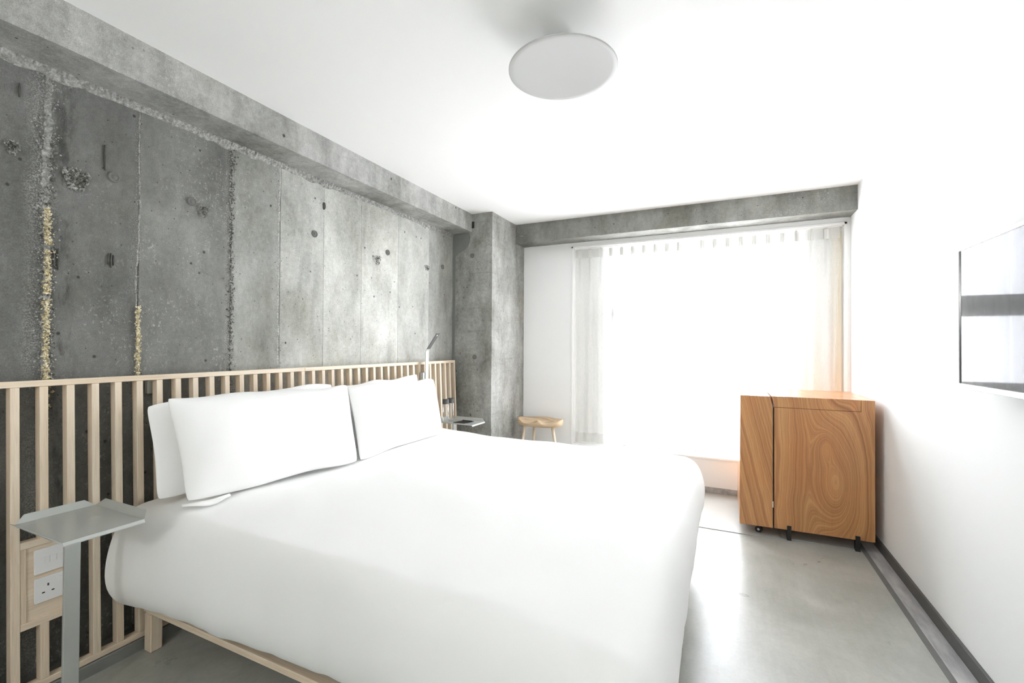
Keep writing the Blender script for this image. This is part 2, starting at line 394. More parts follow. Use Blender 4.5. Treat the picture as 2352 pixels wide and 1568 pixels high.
# cast panels between formwork joints
LIGHT_FALLOFF = [.5, .5, .5, .5, .40, .42, .56, .98, 1.25, 1.42, 1.50, 1.32, 1.0]   # light falloff along the wall painted into the panels: dark near, pale far
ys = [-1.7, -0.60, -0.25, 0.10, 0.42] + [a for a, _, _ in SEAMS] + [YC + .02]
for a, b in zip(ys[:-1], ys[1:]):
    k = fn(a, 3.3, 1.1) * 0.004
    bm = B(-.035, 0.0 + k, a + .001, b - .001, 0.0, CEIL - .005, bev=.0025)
    o = mesh('panel', bm, M['conc_wall'], wall); tn = LIGHT_FALLOFF[ys.index(a)]; o.color = (tn, tn * 1.005, tn * .985, 1)

def pebbles(name, pts, rmin, rmax, mat, parent, flat=0.6, seed=1, axis='x'):
    rnd = random.Random(seed); bm = bmesh.new()
    base = [v.normalized() for v in (Vector(p) for p in [(1, 0, 0), (-1, 0, 0), (0, 1, 0), (0, -1, 0), (0, 0, 1), (0, 0, -1)])]
    tri = [(0, 2, 4), (2, 1, 4), (1, 3, 4), (3, 0, 4), (2, 0, 5), (1, 2, 5), (3, 1, 5), (0, 3, 5)]
    for p in pts:
        r = rnd.uniform(rmin, rmax) * (0.6 + 0.4 * rnd.random()); M3 = Matrix.Rotation(rnd.uniform(0, 6.28), 3, Vector((rnd.random() - .5, rnd.random() - .5, rnd.random() - .5)).normalized())
        vs = []
        for b_ in base:
            w = M3 @ (b_ * r * rnd.uniform(0.75, 1.25))
            if axis == 'x': w.x *= flat
            else: w.y *= flat
            vs.append(bm.verts.new(Vector(p) + w))
        for q in tri: bm.faces.new([vs[i] for i in q])
    o = mesh(name, bm, mat, parent); o['kind'] = 'stuff'
    return o
rnd = random.Random(3)
def ridge(name, y, z0, z1, w, amp, mat, seed, dark=False):
    """rough fin of cement standing at a formwork joint"""
    bm = bmesh.new(); nz = int((z1 - z0) / .006); ny = 6; g = []
    for i in range(nz + 1):
        z = z0 + (z1 - z0) * i / nz
        yc = y + .008 * fn(z, seed, 0, 3) + .004 * fn(z, seed, 3, 14)
        ww = w * (0.65 + 0.6 * abs(fn(z, seed, 7, 9)))
        row = []
        for j in range(ny + 1):
            s_ = j / ny * 2 - 1
            x = -.002 + (1 - s_ * s_) * amp * (0.35 + 0.9 * abs(fn(z * 60, s_ * 3, seed, 1)) + .5 * fn(z * 160, s_ * 5, seed, 1))
            row.append(bm.verts.new((x, yc + s_ * ww / 2, z)))
        g.append(row)
    for i in range(nz):
        for j in range(ny): bm.faces.new((g[i][j], g[i][j + 1], g[i + 1][j + 1], g[i + 1][j]))
    o = mesh(name, bm, mat, wall); return o
ridge('joint_ridge', .779, .06, 2.25, .042, .005, M['agg'], 1)
ridge('joint_ridge', 1.064, .06, 2.25, .012, .006, M['agg'], 2)
ridge('joint_ridge', 1.464, .06, 2.25, .020, .003, M['aggdark'], 3)
ridge('joint_ridge', 1.733, .06, 2.25, .022, .005, M['agglight'], 4)
for y_, w_, s_ in ((2.043, .014, 5), (2.364, .018, 6), (2.752, .017, 7), (3.148, .020, 8)):
    ridge('joint_ridge', y_, .06, 2.25, w_, .0035, M['agglight'], s_)
def strip_pts(y, z0, z1, w, n, seed):
    r = random.Random(seed)
    return [(r.uniform(0, .006), y + .008 * fn(z, 1, 0, 3) + r.gauss(0, w), z) for z in (r.uniform(z0, z1) for _ in range(n))]
pebbles('joint_aggregate', strip_pts(.775, 1.05, 2.25, .015, 900, 1), .002, .0055, M['agg'], wall, seed=1)
pebbles('joint_aggregate', strip_pts(1.464, .9, 2.25, .011, 1100, 2), .002, .0055, M['agg'], wall, seed=2)
pebbles('joint_void', strip_pts(1.466, .9, 2.25, .008, 330, 22), .0025, .0065, M['aggdark'], wall, flat=.9, seed=22)
pebbles('joint_void', strip_pts(.792, .9, 2.0, .008, 160, 23), .003, .007, M['aggdark'], wall, flat=.9, seed=23)
pebbles('joint_aggregate', strip_pts(1.060, .9, 2.20, .005, 260, 3), .0015, .0035, M['agg'], wall, seed=3)
pebbles('joint_aggregate', strip_pts(1.732, .9, 2.22, .012, 420, 4), .0015, .0035, M['agg'], wall, seed=4)
def gold_pts(y, spans, w, dens, seed):
    out = []
    for a, b in spans:
        out += [(p[0] + .007, p[1], p[2]) for p in strip_pts(y, a, b, w, int((b - a) * dens), seed)]; seed += 7
    return out
pebbles('gold_filled_joint', gold_pts(.776, [(1.66, 1.735), (1.60, 1.66), (1.42, 1.58), (1.30, 1.40), (1.10, 1.30), (.9, 1.1)], .0056, 1300, 21), .0028, .0060, M['gold'], wall, seed=5)
pebbles('gold_filled_joint', gold_pts(1.062, [(1.28, 1.40), (1.07, 1.28), (.9, 1.07)], .0052, 1250, 40), .0028, .0060, M['gold'], wall, seed=6)
# mortar roughness in the corner under the beam
bm = bmesh.new(); n_ = 700; g = []
for i in range(n_ + 1):
    y = -.2 + (YC + .2) * i / n_; row = []
    for j in range(6):
        f_ = j / 5
        x = .001 + (.020 * f_ ** 1.3 + .003) * (0.5 + .6 * abs(fn(y * 45, f_ * 2, 3)) + .3 * fn(y * 130, f_ * 4, 9))
        z = BEAMZ - .060 * (1 - f_) * (0.55 + .6 * abs(fn(y, 0, 5, 8))) + .002
        row.append(bm.verts.new((x if j else -.004, y, z)))
    g.append(row)
for i in range(n_):
    for j in range(5): bm.faces.new((g[i][j], g[i][j + 1], g[i + 1][j + 1], g[i + 1][j]))
mesh('mortar_ridge', bm, M['agg'], wall)
# honeycombed patches, tie holes and chipped marks
def patch(y, z, ry, rz, n, seed, r=(.006, .014), dark=True):
    rn = random.Random(seed); pts = []
    for _ in range(n):
        a = rn.uniform(0, 6.28); q = math.sqrt(rn.random())
        pts.append((rn.uniform(-.001, .008), y + ry * q * math.cos(a) * (1 + .25 * math.sin(3 * a)), z + rz * q * math.sin(a) * (1 + .25 * math.cos(2 * a))))
    if dark:
        bm = bmesh.new(); vs = [bm.verts.new((.0045, y + ry * .8 * math.cos(a) * (1 + .25 * fn(a, seed, 0, 2)), z + rz * .8 * math.sin(a) * (1 + .25 * fn(a, seed, 5, 2)))) for a in (i * 6.2832 / 22 for i in range(22))]
        bm.faces.new(vs); r_ = bmesh.ops.extrude_face_region(bm, geom=bm.faces[:])
        for e in r_['geom']:
            if isinstance(e, bmesh.types.BMVert): e.co.x -= .006
        mesh('honeycomb_void', bm, M['aggdark'], wall)
    pebbles('exposed_aggregate', pts, r[0], r[1], M['agg'], wall, seed=seed)
    k_ = len(pts) // 3; pebbles('honeycomb_void', [(p[0] + .004, p[1] + .3 * (y - p[1]) + ry * .15, p[2] + .3 * (z - p[2])) for p in pts[:k_]], r[0], r[1] * .9, M['aggdark'], wall, flat=.9, seed=seed + 50)
patch(.858, 1.868, .036, .055, 220, 11, (.003, .008)); patch(1.325, 1.872, .026, .038, 200, 12, (.002, .0055), False); patch(2.521, 1.846, .040, .045, 160, 13, (.002, .005), False)
patch(.684, 1.922, .018, .032, 110, 14, (.002, .005), False); patch(3.121, 1.885, .03, .03, 90, 15, (.002, .005), False)
def plug(y, z, r=.016):
    bm = bmesh.new()
    lathe(bm, [(r * 1.28, -.004), (r * 1.25, .0065), (r * 1.0, .0072), (r * .92, .0045), (r * .55, .0048), (r * .5, .0062), (0, .0064)], 20)
    o = mesh('tie_hole', bm, M['plug'], wall, (0, y, z), True); o.rotation_euler = (0, math.radians(90), 0)
for y_, z_ in ((.976, 1.917), (1.275, 1.904), (1.975, 1.911), (2.634, 1.922), (3.352, 1.93)): plug(y_, z_)
for (y_, z_, w_, h_, sd) in ((.945, 1.985, .005, .10, 1), (.797, 1.56, .004, .07, 2), (.809, 1.55, .004, .08, 3), (.962, 1.58, .004, .045, 4), (.970, 1.575, .005, .055, 5), (.978, 1.58, .004, .04, 6), (2.045, 2.10, .018, .045, 7), (.70, 2.13, .005, .05, 8)):
    bm = bmesh.new(); vs = [bm.verts.new((.0065, y_ + w_ / 2 * math.cos(a) * (1 + .4 * fn(a, sd, 0, 3)), z_ + h_ / 2 * math.sin(a) * (1 + .3 * fn(a, sd, 4, 3)))) for a in (i * 6.2832 / 18 for i in range(18))]
    bm.faces.new(vs); r_ = bmesh.ops.extrude_face_region(bm, geom=bm.faces[:])
    for e in r_['geom']:
        if isinstance(e, bmesh.types.BMVert): e.co.x -= .008
    mesh('chipped_mark', bm, M['chip'], wall)

def rough_box(name, x0, x1, y0, y1, z0, z1, mat, amp=.003):
    """concrete member with slightly irregular arrises"""
    bm = B(x0, x1, y0, y1, z0, z1)
    for _ in range(5):
        es = [e for e in bm.edges if e.calc_length() > .11]
        if not es: break
        bmesh.ops.subdivide_edges(bm, edges=es, cuts=1, use_grid_fill=True)
    for v in bm.verts:
        if z0 + .001 < v.co.z < z1 - .001 or v.co.z <= z0 + .001:
            v.co += Vector((fn(v.co.x, v.co.y, v.co.z, 9), fn(v.co.y, v.co.z, v.co.x + 7, 9), fn(v.co.z, v.co.x, v.co.y + 3, 9))) * amp
    return struct(mesh(name, bm, mat))
rough_box('beam_left', -.04, .2002, Y0, YC + .01, BEAMZ, CEIL + .002, M['conc_beam'], .0025)
colm = rough_box('column', -.04, .4061, YC, YW + .02, 0, CEIL + .002, M['conc_col'], .002)
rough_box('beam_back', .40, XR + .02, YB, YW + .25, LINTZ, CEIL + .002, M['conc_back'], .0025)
bm = bmesh.new(); lathe(bm, [(.021, -.004), (.020, .0055), (.016, .006), (.014, .003), (0, .003)], 20)
for x_, z_ in ((.206, 2.045), (.236, 1.137)):
    bm2 = bm.copy(); o = mesh('tie_hole', bm2, M['plug'], colm, (x_, YC, z_), True); o.rotation_euler = (math.radians(90), 0, 0)
bm.free()
# ragged cement smear where beam meets column
bm = bmesh.new(); vs = [bm.verts.new((x_, YC - .004, z_)) for x_, z_ in ((.002, 2.25), (.17, 2.252), (.185, 2.21), (.175, 2.17), (.16, 2.13), (.12, 2.10), (.07, 2.085), (.03, 2.05), (.03, 1.6), (.022, 1.1), (.002, 1.1))]
bm.faces.new(vs); r_ = bmesh.ops.extrude_face_region(bm, geom=bm.faces[:])
for e in r_['geom']:
    if isinstance(e, bmesh.types.BMVert): e.co.y += .006
mesh('cement_smear', bm, M['ledge'], colm)
bm = B(.195, .225, YC - .004, YC + .01, 2.29, 2.35, bev=.002); mesh('chipped_slot', bm, M['slot'], colm)

# back wall: plaster around the window recess
WX0, WX1, WZ0, WZ1 = .922, 3.088, .297, 2.190
GX0, GX1 = 1.275, 2.755
bm = bmesh.new()
box(bm, .40, WX0, YW, YG + .15, 0, LINTZ + .004)
box(bm, WX0, WX1, YW, YG + .15, WZ1, LINTZ + .004)
box(bm, WX1, XR + .01, YW, YG + .15, 0, LINTZ + .004)
box(bm, WX0, WX1, YW, YG + .15, .05, WZ0)
box(bm, WX0, GX0, YG, YG + .15, WZ0, WZ1)
box(bm, GX1, WX1, YG, YG + .15, WZ0, WZ1)
struct(mesh('wall_back', bm, M['white']))
bm = bmesh.new(); box(bm, WX0, XR, YW - .004, YW + .1, 0, .05)
struct(mesh('baseboard_back', bm, M['strip']))
struct(mesh('baseboard_right', B(XR - .012, XR + .01, Y0, YW, 0, .058, bev=.0015), M['skirt']))
bm = bmesh.new(); box(bm, XR - .083, XR - .012, Y0, YW - .02, -.01, .004, bev=.002)
struct(mesh('trim_1', bm, M['strip']), 'grey screed strip along the foot of the right wall')
struct(mesh('trim_2', B(XR - .108, XR - .083, Y0, YW - .02, -.01, .0015), M['joint']), 'narrow dark joint beside the screed strip')
struct(mesh('trim_3', B(-.03, .122, Y0, YC, -.01, .045, bev=.003), M['ledge']), 'low cement ledge along the foot of the concrete wall')
# window
win = struct(mesh('window_1', B(WX0 - .02, WX1 + .015, YG - .005, YG - .001, WZ0 - .001, WZ0 + .012), M['whitegloss']))
bm = bmesh.new()
for (a, b, cc, d) in ((WX0 - .012, WX0 + .006, WZ0, WZ1 + .012), (WX1 - .006, WX1 + .012, WZ0, WZ1 + .012), (WX0 - .012, WX1 + .012, WZ1 - .006, WZ1 + .012)):
    box(bm, a, b, YW - .008, YW + .02, cc, d, bev=.002)
mesh('reveal_trim', bm, M['whitegloss'], win)
mesh('sill', B(WX0, WX1, YW - .012, YG, WZ0 - .012, WZ0 + .006, bev=.003), M['whitegloss'], win)
F0, F1 = YG + .03, YG + .09
for (a, b, cc, d) in ((GX0, GX0 + .05, WZ0, WZ1), (GX1 - .05, GX1, WZ0, WZ1)):
    mesh('frame_upright', B(a, b, F0, F1, cc, d, bev=.004), M['frame'], win)
for (cc, d) in ((WZ0 + .0, WZ0 + .06), (WZ1 - .05, WZ1)):
    mesh('frame_rail', B(GX0, GX1, F0, F1, cc, d, bev=.004), M['frame'], win)
for (cc, d) in ((1.47, 1.62), (.92, 1.00)):
    mesh('transom', B(GX0 + .05, GX1 - .05, F0, F1, cc, d, bev=.004), M['whitegloss'], win)
mesh('mullion', B(2.005, 2.06, F0, F1, WZ0 + .06, .92, bev=.004), M['frame'], win)
for (cc, d) in ((WZ0 + .06, .92), (1.00, 1.47), (1.62, WZ1 - .05)):
    mesh('pane', B(GX0 + .05, GX1 - .05, YG + .058, YG + .062, cc, d), M['pane'], win)

# ------------------------------------------------------------------ curtains
def curtain(name, label, x0, x1, ybase, z0, z1, mat, dense, pleat=.1, seed=0, amp=.017, edge_in=0.0, side=1, hem=.09, head=.085, group=None):
    root = thing(name, label, 'curtain', ((x0 + x1) / 2, ybase, z0), group=group)
    inv = Matrix.Translation((-(x0 + x1) / 2, -ybase, -z0))
    nx = int((x1 - x0) / .0035)
    def P(i, z):
        f = i / nx; x = x0 + (x1 - x0) * f
        low = max(0.0, min(1.0, (z1 - .10 - z) / (z1 - .10 - z0)))
        # curtain's free edge drifts inwards lower down
        if edge_in:
            w = f if side > 0 else 1 - f
            x -= side * edge_in * math.sin(min(1, low * 1.15) * math.pi / 2) * w ** 3
        ph = (x - x0) / pleat
        d = (ph % 1.0) - 0.5
        pin = math.exp(-(d * pleat / .010) ** 2) * .020 * (1 + .4 * math.cos(d * pleat * 900))
        wav = amp * (math.sin(2 * math.pi * (ph + .35 * fn(x, z * .25, seed, 3.5))) * .7 + .55 * fn(x, z * .12, seed + 5, 9) + .25 * fn(x, z * .3, seed + 2, 26))
        tt = 0.0 if z > z1 - head else min(1.0, (z1 - head - z) / .35)
        y = ybase - (pin * (1 - tt) + (wav) * tt) - .004 * fn(x, z, seed, 4)
        return Vector((x, y, z))
    def sheet(za, zb, nz, off=0.0):
        bm = bmesh.new(); g = []
        for k in range(nz + 1):
            z = za + (zb - za) * k / nz; row = []
            for i in range(nx + 1):
                p = P(i, z); p.y -= off
                if z < z0 + .001: p.z += .010 * fn(p.x, 0, seed, 6)
                row.append(bm.verts.new(inv @ p))
            g.append(row)
        for k in range(nz):
            for i in range(nx): bm.faces.new((g[k][i], g[k][i + 1], g[k + 1][i + 1], g[k + 1][i]))
        return bm
    mesh('drape', sheet(z0 + hem, z1 - head, 26), mat, root, smooth=True)
    mesh('heading', sheet(z1 - head, z1, 5), dense, root, smooth=True)
    if pleat > .08:
        for k in range(int((x1 - x0) / pleat)):
            px_ = x0 + (k + .5) * pleat
            bm = bmesh.new()
            for dx_ in (-.011, 0, .011):
                prism(bm, [(px_ + dx_ * .9 - .0048, ybase - .016), (px_ + dx_ * .9 + .0048, ybase - .016), (px_ + dx_ + .0052, ybase - .026 + abs(dx_) * .4), (px_ + dx_ - .0052, ybase - .026 + abs(dx_) * .4)], 'z', z1 - head - .004, z1 - .012, .0006, 1)
            bmesh.ops.transform(bm, matrix=inv, verts=bm.verts[:])
            mesh('pleat', bm, M['pleat'], root)
    mesh('hem_band', sheet(z0, z0 + hem, 4), dense, root, smooth=True)
    return root
ZT = 2.176
curtain('sheer_curtain', 'white sheer pleated curtain hanging beside the plain white wall panel and stool', .936, 2.02, YW + .044, .318, ZT, M['sheer'], M['sheerdense'], seed=1, edge_in=-.0, group='sheer curtains across the window')
curtain('sheer_curtain', 'white sheer pleated curtain hanging behind the wooden cabinet, next to the cream drape', 2.025, 3.062, YW + .044, .318, ZT, M['sheer'], M['sheerdense'], seed=9, edge_in=.035, side=1, group='sheer curtains across the window')
curtain('blackout_curtain', 'narrow cream blackout drape drawn back behind the sheer at the right reveal', 3.022, 3.078, YW + .070, .315, ZT - .03, M['blackout'], M['blackout'], pleat=.045, seed=4, amp=.008)
tr_ = thing('curtain_track', 'white curtain track under the top of the window recess', 'curtain track', (2.0, YW + .044, ZT))
mesh('rail', B(-1.068, 1.078, -.018, .018, .002, .013, bev=.002), M['whitegloss'], tr_)
for k in range(22):
    mesh('glider', B(-1.03 + k * .1, -1.022 + k * .1, -.006, .006, .0005, .003), M['whitegloss'], tr_)

# ------------------------------------------------------------------ headboards
TH = math.atan2(.115 - .070, 1.108 - .055); HZ0 = .046; HL = (1.108 - HZ0) / math.cos(TH)
def headboard(y0, y1, slat_ys, label, notch=None):
    root = thing('slatted_headboard', label, 'headboard', (.115, y0, HZ0), (0, -TH, 0), 'slatted headboards along the concrete wall')
    D = .035; W = .023
    def put(name, bm, mat, loc): return mesh(name, bm, mat, root, loc)
    put('top_rail', B(-D, 0, 0, y1 - y0, -.011, .011, bev=.0015), M['ash_y'], (0, 0, HL - .011))
    put('bottom_rail', B(-D, 0, 0, y1 - y0, -.011, .011, bev=.0015), M['ash_y'], (0, 0, .0125))
    zs0, zs1 = .024, HL - .0225
    bm = B(-D, -.0005, -W / 2, W / 2, -(zs1 - zs0) / 2, (zs1 - zs0) / 2, bev=.0012)
    bmesh.ops.recalc_face_normals(bm, faces=bm.faces[:]); me = bpy.data.meshes.new('slat'); bm.to_mesh(me); bm.free(); me.materials.append(M['ash_z'])
    for yy in slat_ys:
        if notch and notch[0] < yy < notch[1]:
            a, b = notch[2] - HZ0, notch[3] - HZ0
            mesh('slat', B(-D, -.0005, -W / 2, W / 2, -(a - zs0) / 2, (a - zs0) / 2, bev=.0012), M['ash_z'], root, (0, yy - y0, (a + zs0) / 2))
            mesh('slat', B(-D, -.0005, -W / 2, W / 2, -(zs1 - b) / 2, (zs1 - b) / 2, bev=.0012), M['ash_z'], root, (0, yy - y0, (b + zs1) / 2))
        else:
            o = bpy.data.objects.new('slat', me); COL.objects.link(o); o.parent = root; o.location = (0, yy - y0, (zs0 + zs1) / 2)
    return root
SL = [.6795 + .0729 * k for k in range(-4, 40) if .6795 + .0729 * k < 3.45]
S1 = [y for y in SL if y < 1.90]; S2 = [y for y in SL if y > 1.90]
NB = (.70, .81, .262, .556)
h1 = headboard(S1[0] - .0115, S1[-1] + .0115, S1, 'pale ash slatted headboard with switch block, behind the near side table', NB)
headboard(S1[-1] + .0125, S2[-1] + .0115, S2, 'pale ash slatted headboard ending beside the concrete column')
# the switch block let into the near headboard
hy = h1.location.y; ya, yb = .6915 - hy, .8132 - hy
a, b = NB[2] - HZ0, NB[3] - HZ0
mesh('switch_board', B(-.034, -.010, ya, yb, a + .02, b - .02), M['ash_y'], h1)
mesh('switch_board_rail', B(-.035, -.001, ya, yb, a - .001, a + .022, bev=.001), M['ash_y'], h1)
mesh('switch_board_rail', B(-.035, -.001, ya, yb, b - .022, b + .001, bev=.001), M['ash_y'], h1)
mesh('switch_board_stile', B(-.034, -.004, ya, ya + .016, a + .022, b - .022, bev=.001), M['ash_z'], h1)
mesh('switch_board_stile', B(-.034, -.004, yb - .008, yb, a + .022, b - .022, bev=.001), M['ash_z'], h1)
def xf(z): return .115 - math.tan(TH) * (z - HZ0)
def plate(name, label, z0, z1, cat):
    zc = (z0 + z1) / 2
    r = thing(name, label, cat, (xf(zc) - .0095, .770, zc), (0, -TH, 0))
    bm = bmesh.new(); prism(bm, rbox_pts(-.043, .043, -.0425, .0425, .004), 'x', 0, .007, .0012, 2)
    mesh('plate', bm, M['plate'], r)
    return r
sw = plate('light_switch', 'white three-gang light switch plate above the socket on the headboard block', .433, .518, 'light switch')
bm = bmesh.new(); prism(bm, rbox_pts(-.0225, .0385, -.0125, .0155, .002), 'x', .0066, .0074); mesh('rocker_surround', bm, M['plate'], sw, (0, -.006, 0))
for k in range(3):
    bm = bmesh.new(); prism(bm, [(-.0082, -.0118), (.0082, -.0118), (.0082, .0118), (-.0082, .0118)], 'x', .0072, .0100, .001, 2)
    o = mesh('rocker', bm, M['plate'], sw, (0, -.0165 + k * .0187 + .0035, .0015)); o.rotation_euler = (0, math.radians(4), 0)
so = plate('power_socket', 'white three-pin power socket plate below the light switch', .333, .419, 'power socket')
bm = bmesh.new()
for (y_, z_, w_, h_) in ((-.008, .013, .0045, .0085), (-.0205, -.0105, .0075, .0042), (.0045, -.0105, .0075, .0042)):
    box(bm, .0068, .0074, y_ - w_ / 2, y_ + w_ / 2, z_ - h_ / 2, z_ + h_ / 2)
mesh('pin_holes', bm, M['slot'], so)
bm = bmesh.new(); prism(bm, [(-.0065, -.010), (.0065, -.010), (.0065, .010), (-.0065, .010)], 'x', .0070, .0100, .001, 2)
mesh('rocker', bm, M['plate'], so, (0, .026, .020))
# conduit box and flexible conduit behind the near slats
cb = thing('junction_box', 'small grey electrical box on the concrete behind the headboard slats', 'junction box', (.016, 1.115, 1.053))
mesh('cover', B(-.012, .012, -.022, .022, -.028, .028, bev=.003), M['steel'], cb)
bm = bmesh.new(); tube(bm, [(0.022 + .008 * math.sin(k * .7), .52 + .10 * math.sin(k * .35), .07 + k * .022) for k in range(22)], .011, 10)
tag(mesh('flexible_conduit', bm, M['rubber'], None, None, True), 'black flexible conduit looping behind the lower slats of the near headboard', 'conduit')

# ------------------------------------------------------------------ bed, duvet, pillows
BY0, BY1, BX0, BX1 = 1.04, 2.96, .126, 2.07
bed = thing('double_bed', 'low pale ash bed frame with square legs under the white duvet', 'bed', ((BX0 + BX1) / 2, 2.0, 0))
ox, oy = -(BX0 + BX1) / 2, -2.0
def bp(name, x0, x1, y0, y1, z0, z1, mat, bev=.003): return mesh(name, B(x0 + ox, x1 + ox, y0 + oy, y1 + oy, z0, z1, bev=bev), mat, bed)
bp('side_rail', BX0, BX1, BY0, BY0 + .10, .154, .178, M['ash_x']); bp('side_rail', BX0, BX1, BY1 - .10, BY1, .154, .178, M['ash_x'])
bp('foot_rail', BX1 - .09, BX1, BY0 + .1005, BY1 - .1005, .154, .178, M['ash_y']); bp('head_rail', BX0, BX0 + .09, BY0 + .1005, BY1 - .1005, .154, .178, M['ash_y'])
for x_ in (BX0 + .008, BX1 - .16):
    for y_ in (BY0, BY1 - .045): bp('leg', x_, x_ + .046, y_, y_ + .045, 0, .1535, M['ash_z'], .004)
for k in range(9): bp('bed_slat', BX0 + .14 + k * .2, BX0 + .22 + k * .2, BY0 + .1005, BY1 - .1005, .160, .176, M['ash_y'], .002)
bm = B(BX0 + .02 + ox, BX1 - .03 + ox, BY0 + .12 + oy, BY1 - .12 + oy, .1785, .50, bev=.05, seg=3); mesh('mattress', bm, M['mattress'], bed, smooth=True)

def duvet():
    x0, x1 = .122, 2.020; y0, y1 = 1.045, 2.955
    nx, ny, nf = 84, 84, 9
    prof = [(0.0, 0.0), (.030, -.006), (.060, -.022), (.086, -.050), (.105, -.090), (.119, -.140), (.128, -.195), (.131, -.250), (.124, -.300), (.106, -.345), (.080, -.380), (.050, -.402), (.018, -.412), (-.03, -.408)]
    per = []
    for i in range(nx + 1): per.append((x0 + (x1 - x0) * i / nx, y0, 0.0, -1.0))
    for k in range(1, nf): a = -math.pi / 2 + math.pi / 2 * k / nf; per.append((x1, y0, math.cos(a), math.sin(a)))
    for j in range(ny + 1): per.append((x1, y0 + (y1 - y0) * j / ny, 1.0, 0.0))
    for k in range(1, nf): a = math.pi / 2 * k / nf; per.append((x1, y1, math.cos(a), math.sin(a)))
    for i in range(nx + 1): per.append((x1 - (x1 - x0) * i / nx, y1, 0.0, 1.0))
    def ztop(x, y):
        cx_ = (x - .6) / 1.5; cy_ = (y - 2.0) / .955
        z = .578 + .020 * (1 - cy_ ** 2) * (1 - .2 * cx_ ** 2) + .026 * math.exp(-((x - .12) / .42) ** 2)
        z += .014 * fn(x, y, 1.3, 1.9) + .006 * fn(x, y, 4.1, 5.0)
        # soft creases fanning from the pillow end
        z += .004 * fn(x * .8, y * 5, 2.2, 1.6) * max(0, 1.0 - x / 1.6)
        z -= .018 * max(0, (x - 1.65) / .45) ** 2
        # near head corner is pulled down
        z -= .010 * math.exp(-((x - .12) / .2) ** 2 - ((y - 1.045) / .15) ** 2)
        return z
    bm = bmesh.new(); top = {}
    for i in range(nx + 1):
        for j in range(ny + 1):
            x = x0 + (x1 - x0) * i / nx; y = y0 + (y1 - y0) * j / ny
            top[i, j] = bm.verts.new((x, y, ztop(x, y)))
    for i in range(nx):
        for j in range(ny): bm.faces.new((top[i, j], top[i + 1, j], top[i + 1, j + 1], top[i, j + 1]))
    rings = []
    for (px_, py_, dx, dy) in per:
        row = []; zt = ztop(px_, py_); arc = px_ * 1.0 + py_ * 1.0
        s_ = px_ if abs(dy) > .5 else py_
        for k, (o, dz) in enumerate(prof):
            f = k / (len(prof) - 1)
            # hem rises a little towards the foot
            rise = .010 + .034 * (px_ - x0) if abs(dy) > .3 else .075
            if abs(dx) > .9: rise = .075
            dzz = dz * (1 - (rise) / .42)
            side = 1.0 if abs(dx) > .9 else 1 - (.58 if dy < 0 else .75) * min(1, max(0, (px_ - .15) / .75)) ** .8 * (1 - min(1, max(0, (px_ - 1.15) / .8)))
            if 0 < dx < .9: side = (1 - abs(dy)) + abs(dy) * side
            oo = o * side * (1 + .12 * fn(s_, dy * 3, dx * 3, 2.4) * min(1, f * 2))
            if f > .35:
                w = (f - .35) / .65
                oo += w * (.010 * fn(s_, 7, dx, 7) + .006 * fn(s_, 9, dy, 16))
                dzz += w ** 3 * (.010 * fn(s_, 2, dx, 8) + .006 * fn(s_, 5, dy, 30))
            row.append(bm.verts.new((px_ + dx * oo, py_ + dy * oo, zt + dzz)))
        rings.append(row)
    for A, C in zip(rings[:-1], rings[1:]):
        for k in range(len(prof) - 1):
            bm.faces.new((A[k], A[k + 1], C[k + 1], C[k]))
    bmesh.ops.remove_doubles(bm, verts=bm.verts[:], dist=1e-5)
    o = mesh('duvet', bm, M['linen'], None, None, True)
    m_ = o.modifiers.new('sub', 'SUBSURF'); m_.levels = 1; m_.render_levels = 1
    return o
tag(duvet(), 'puffy white duvet covering the whole bed and hanging over its sides', 'duvet')

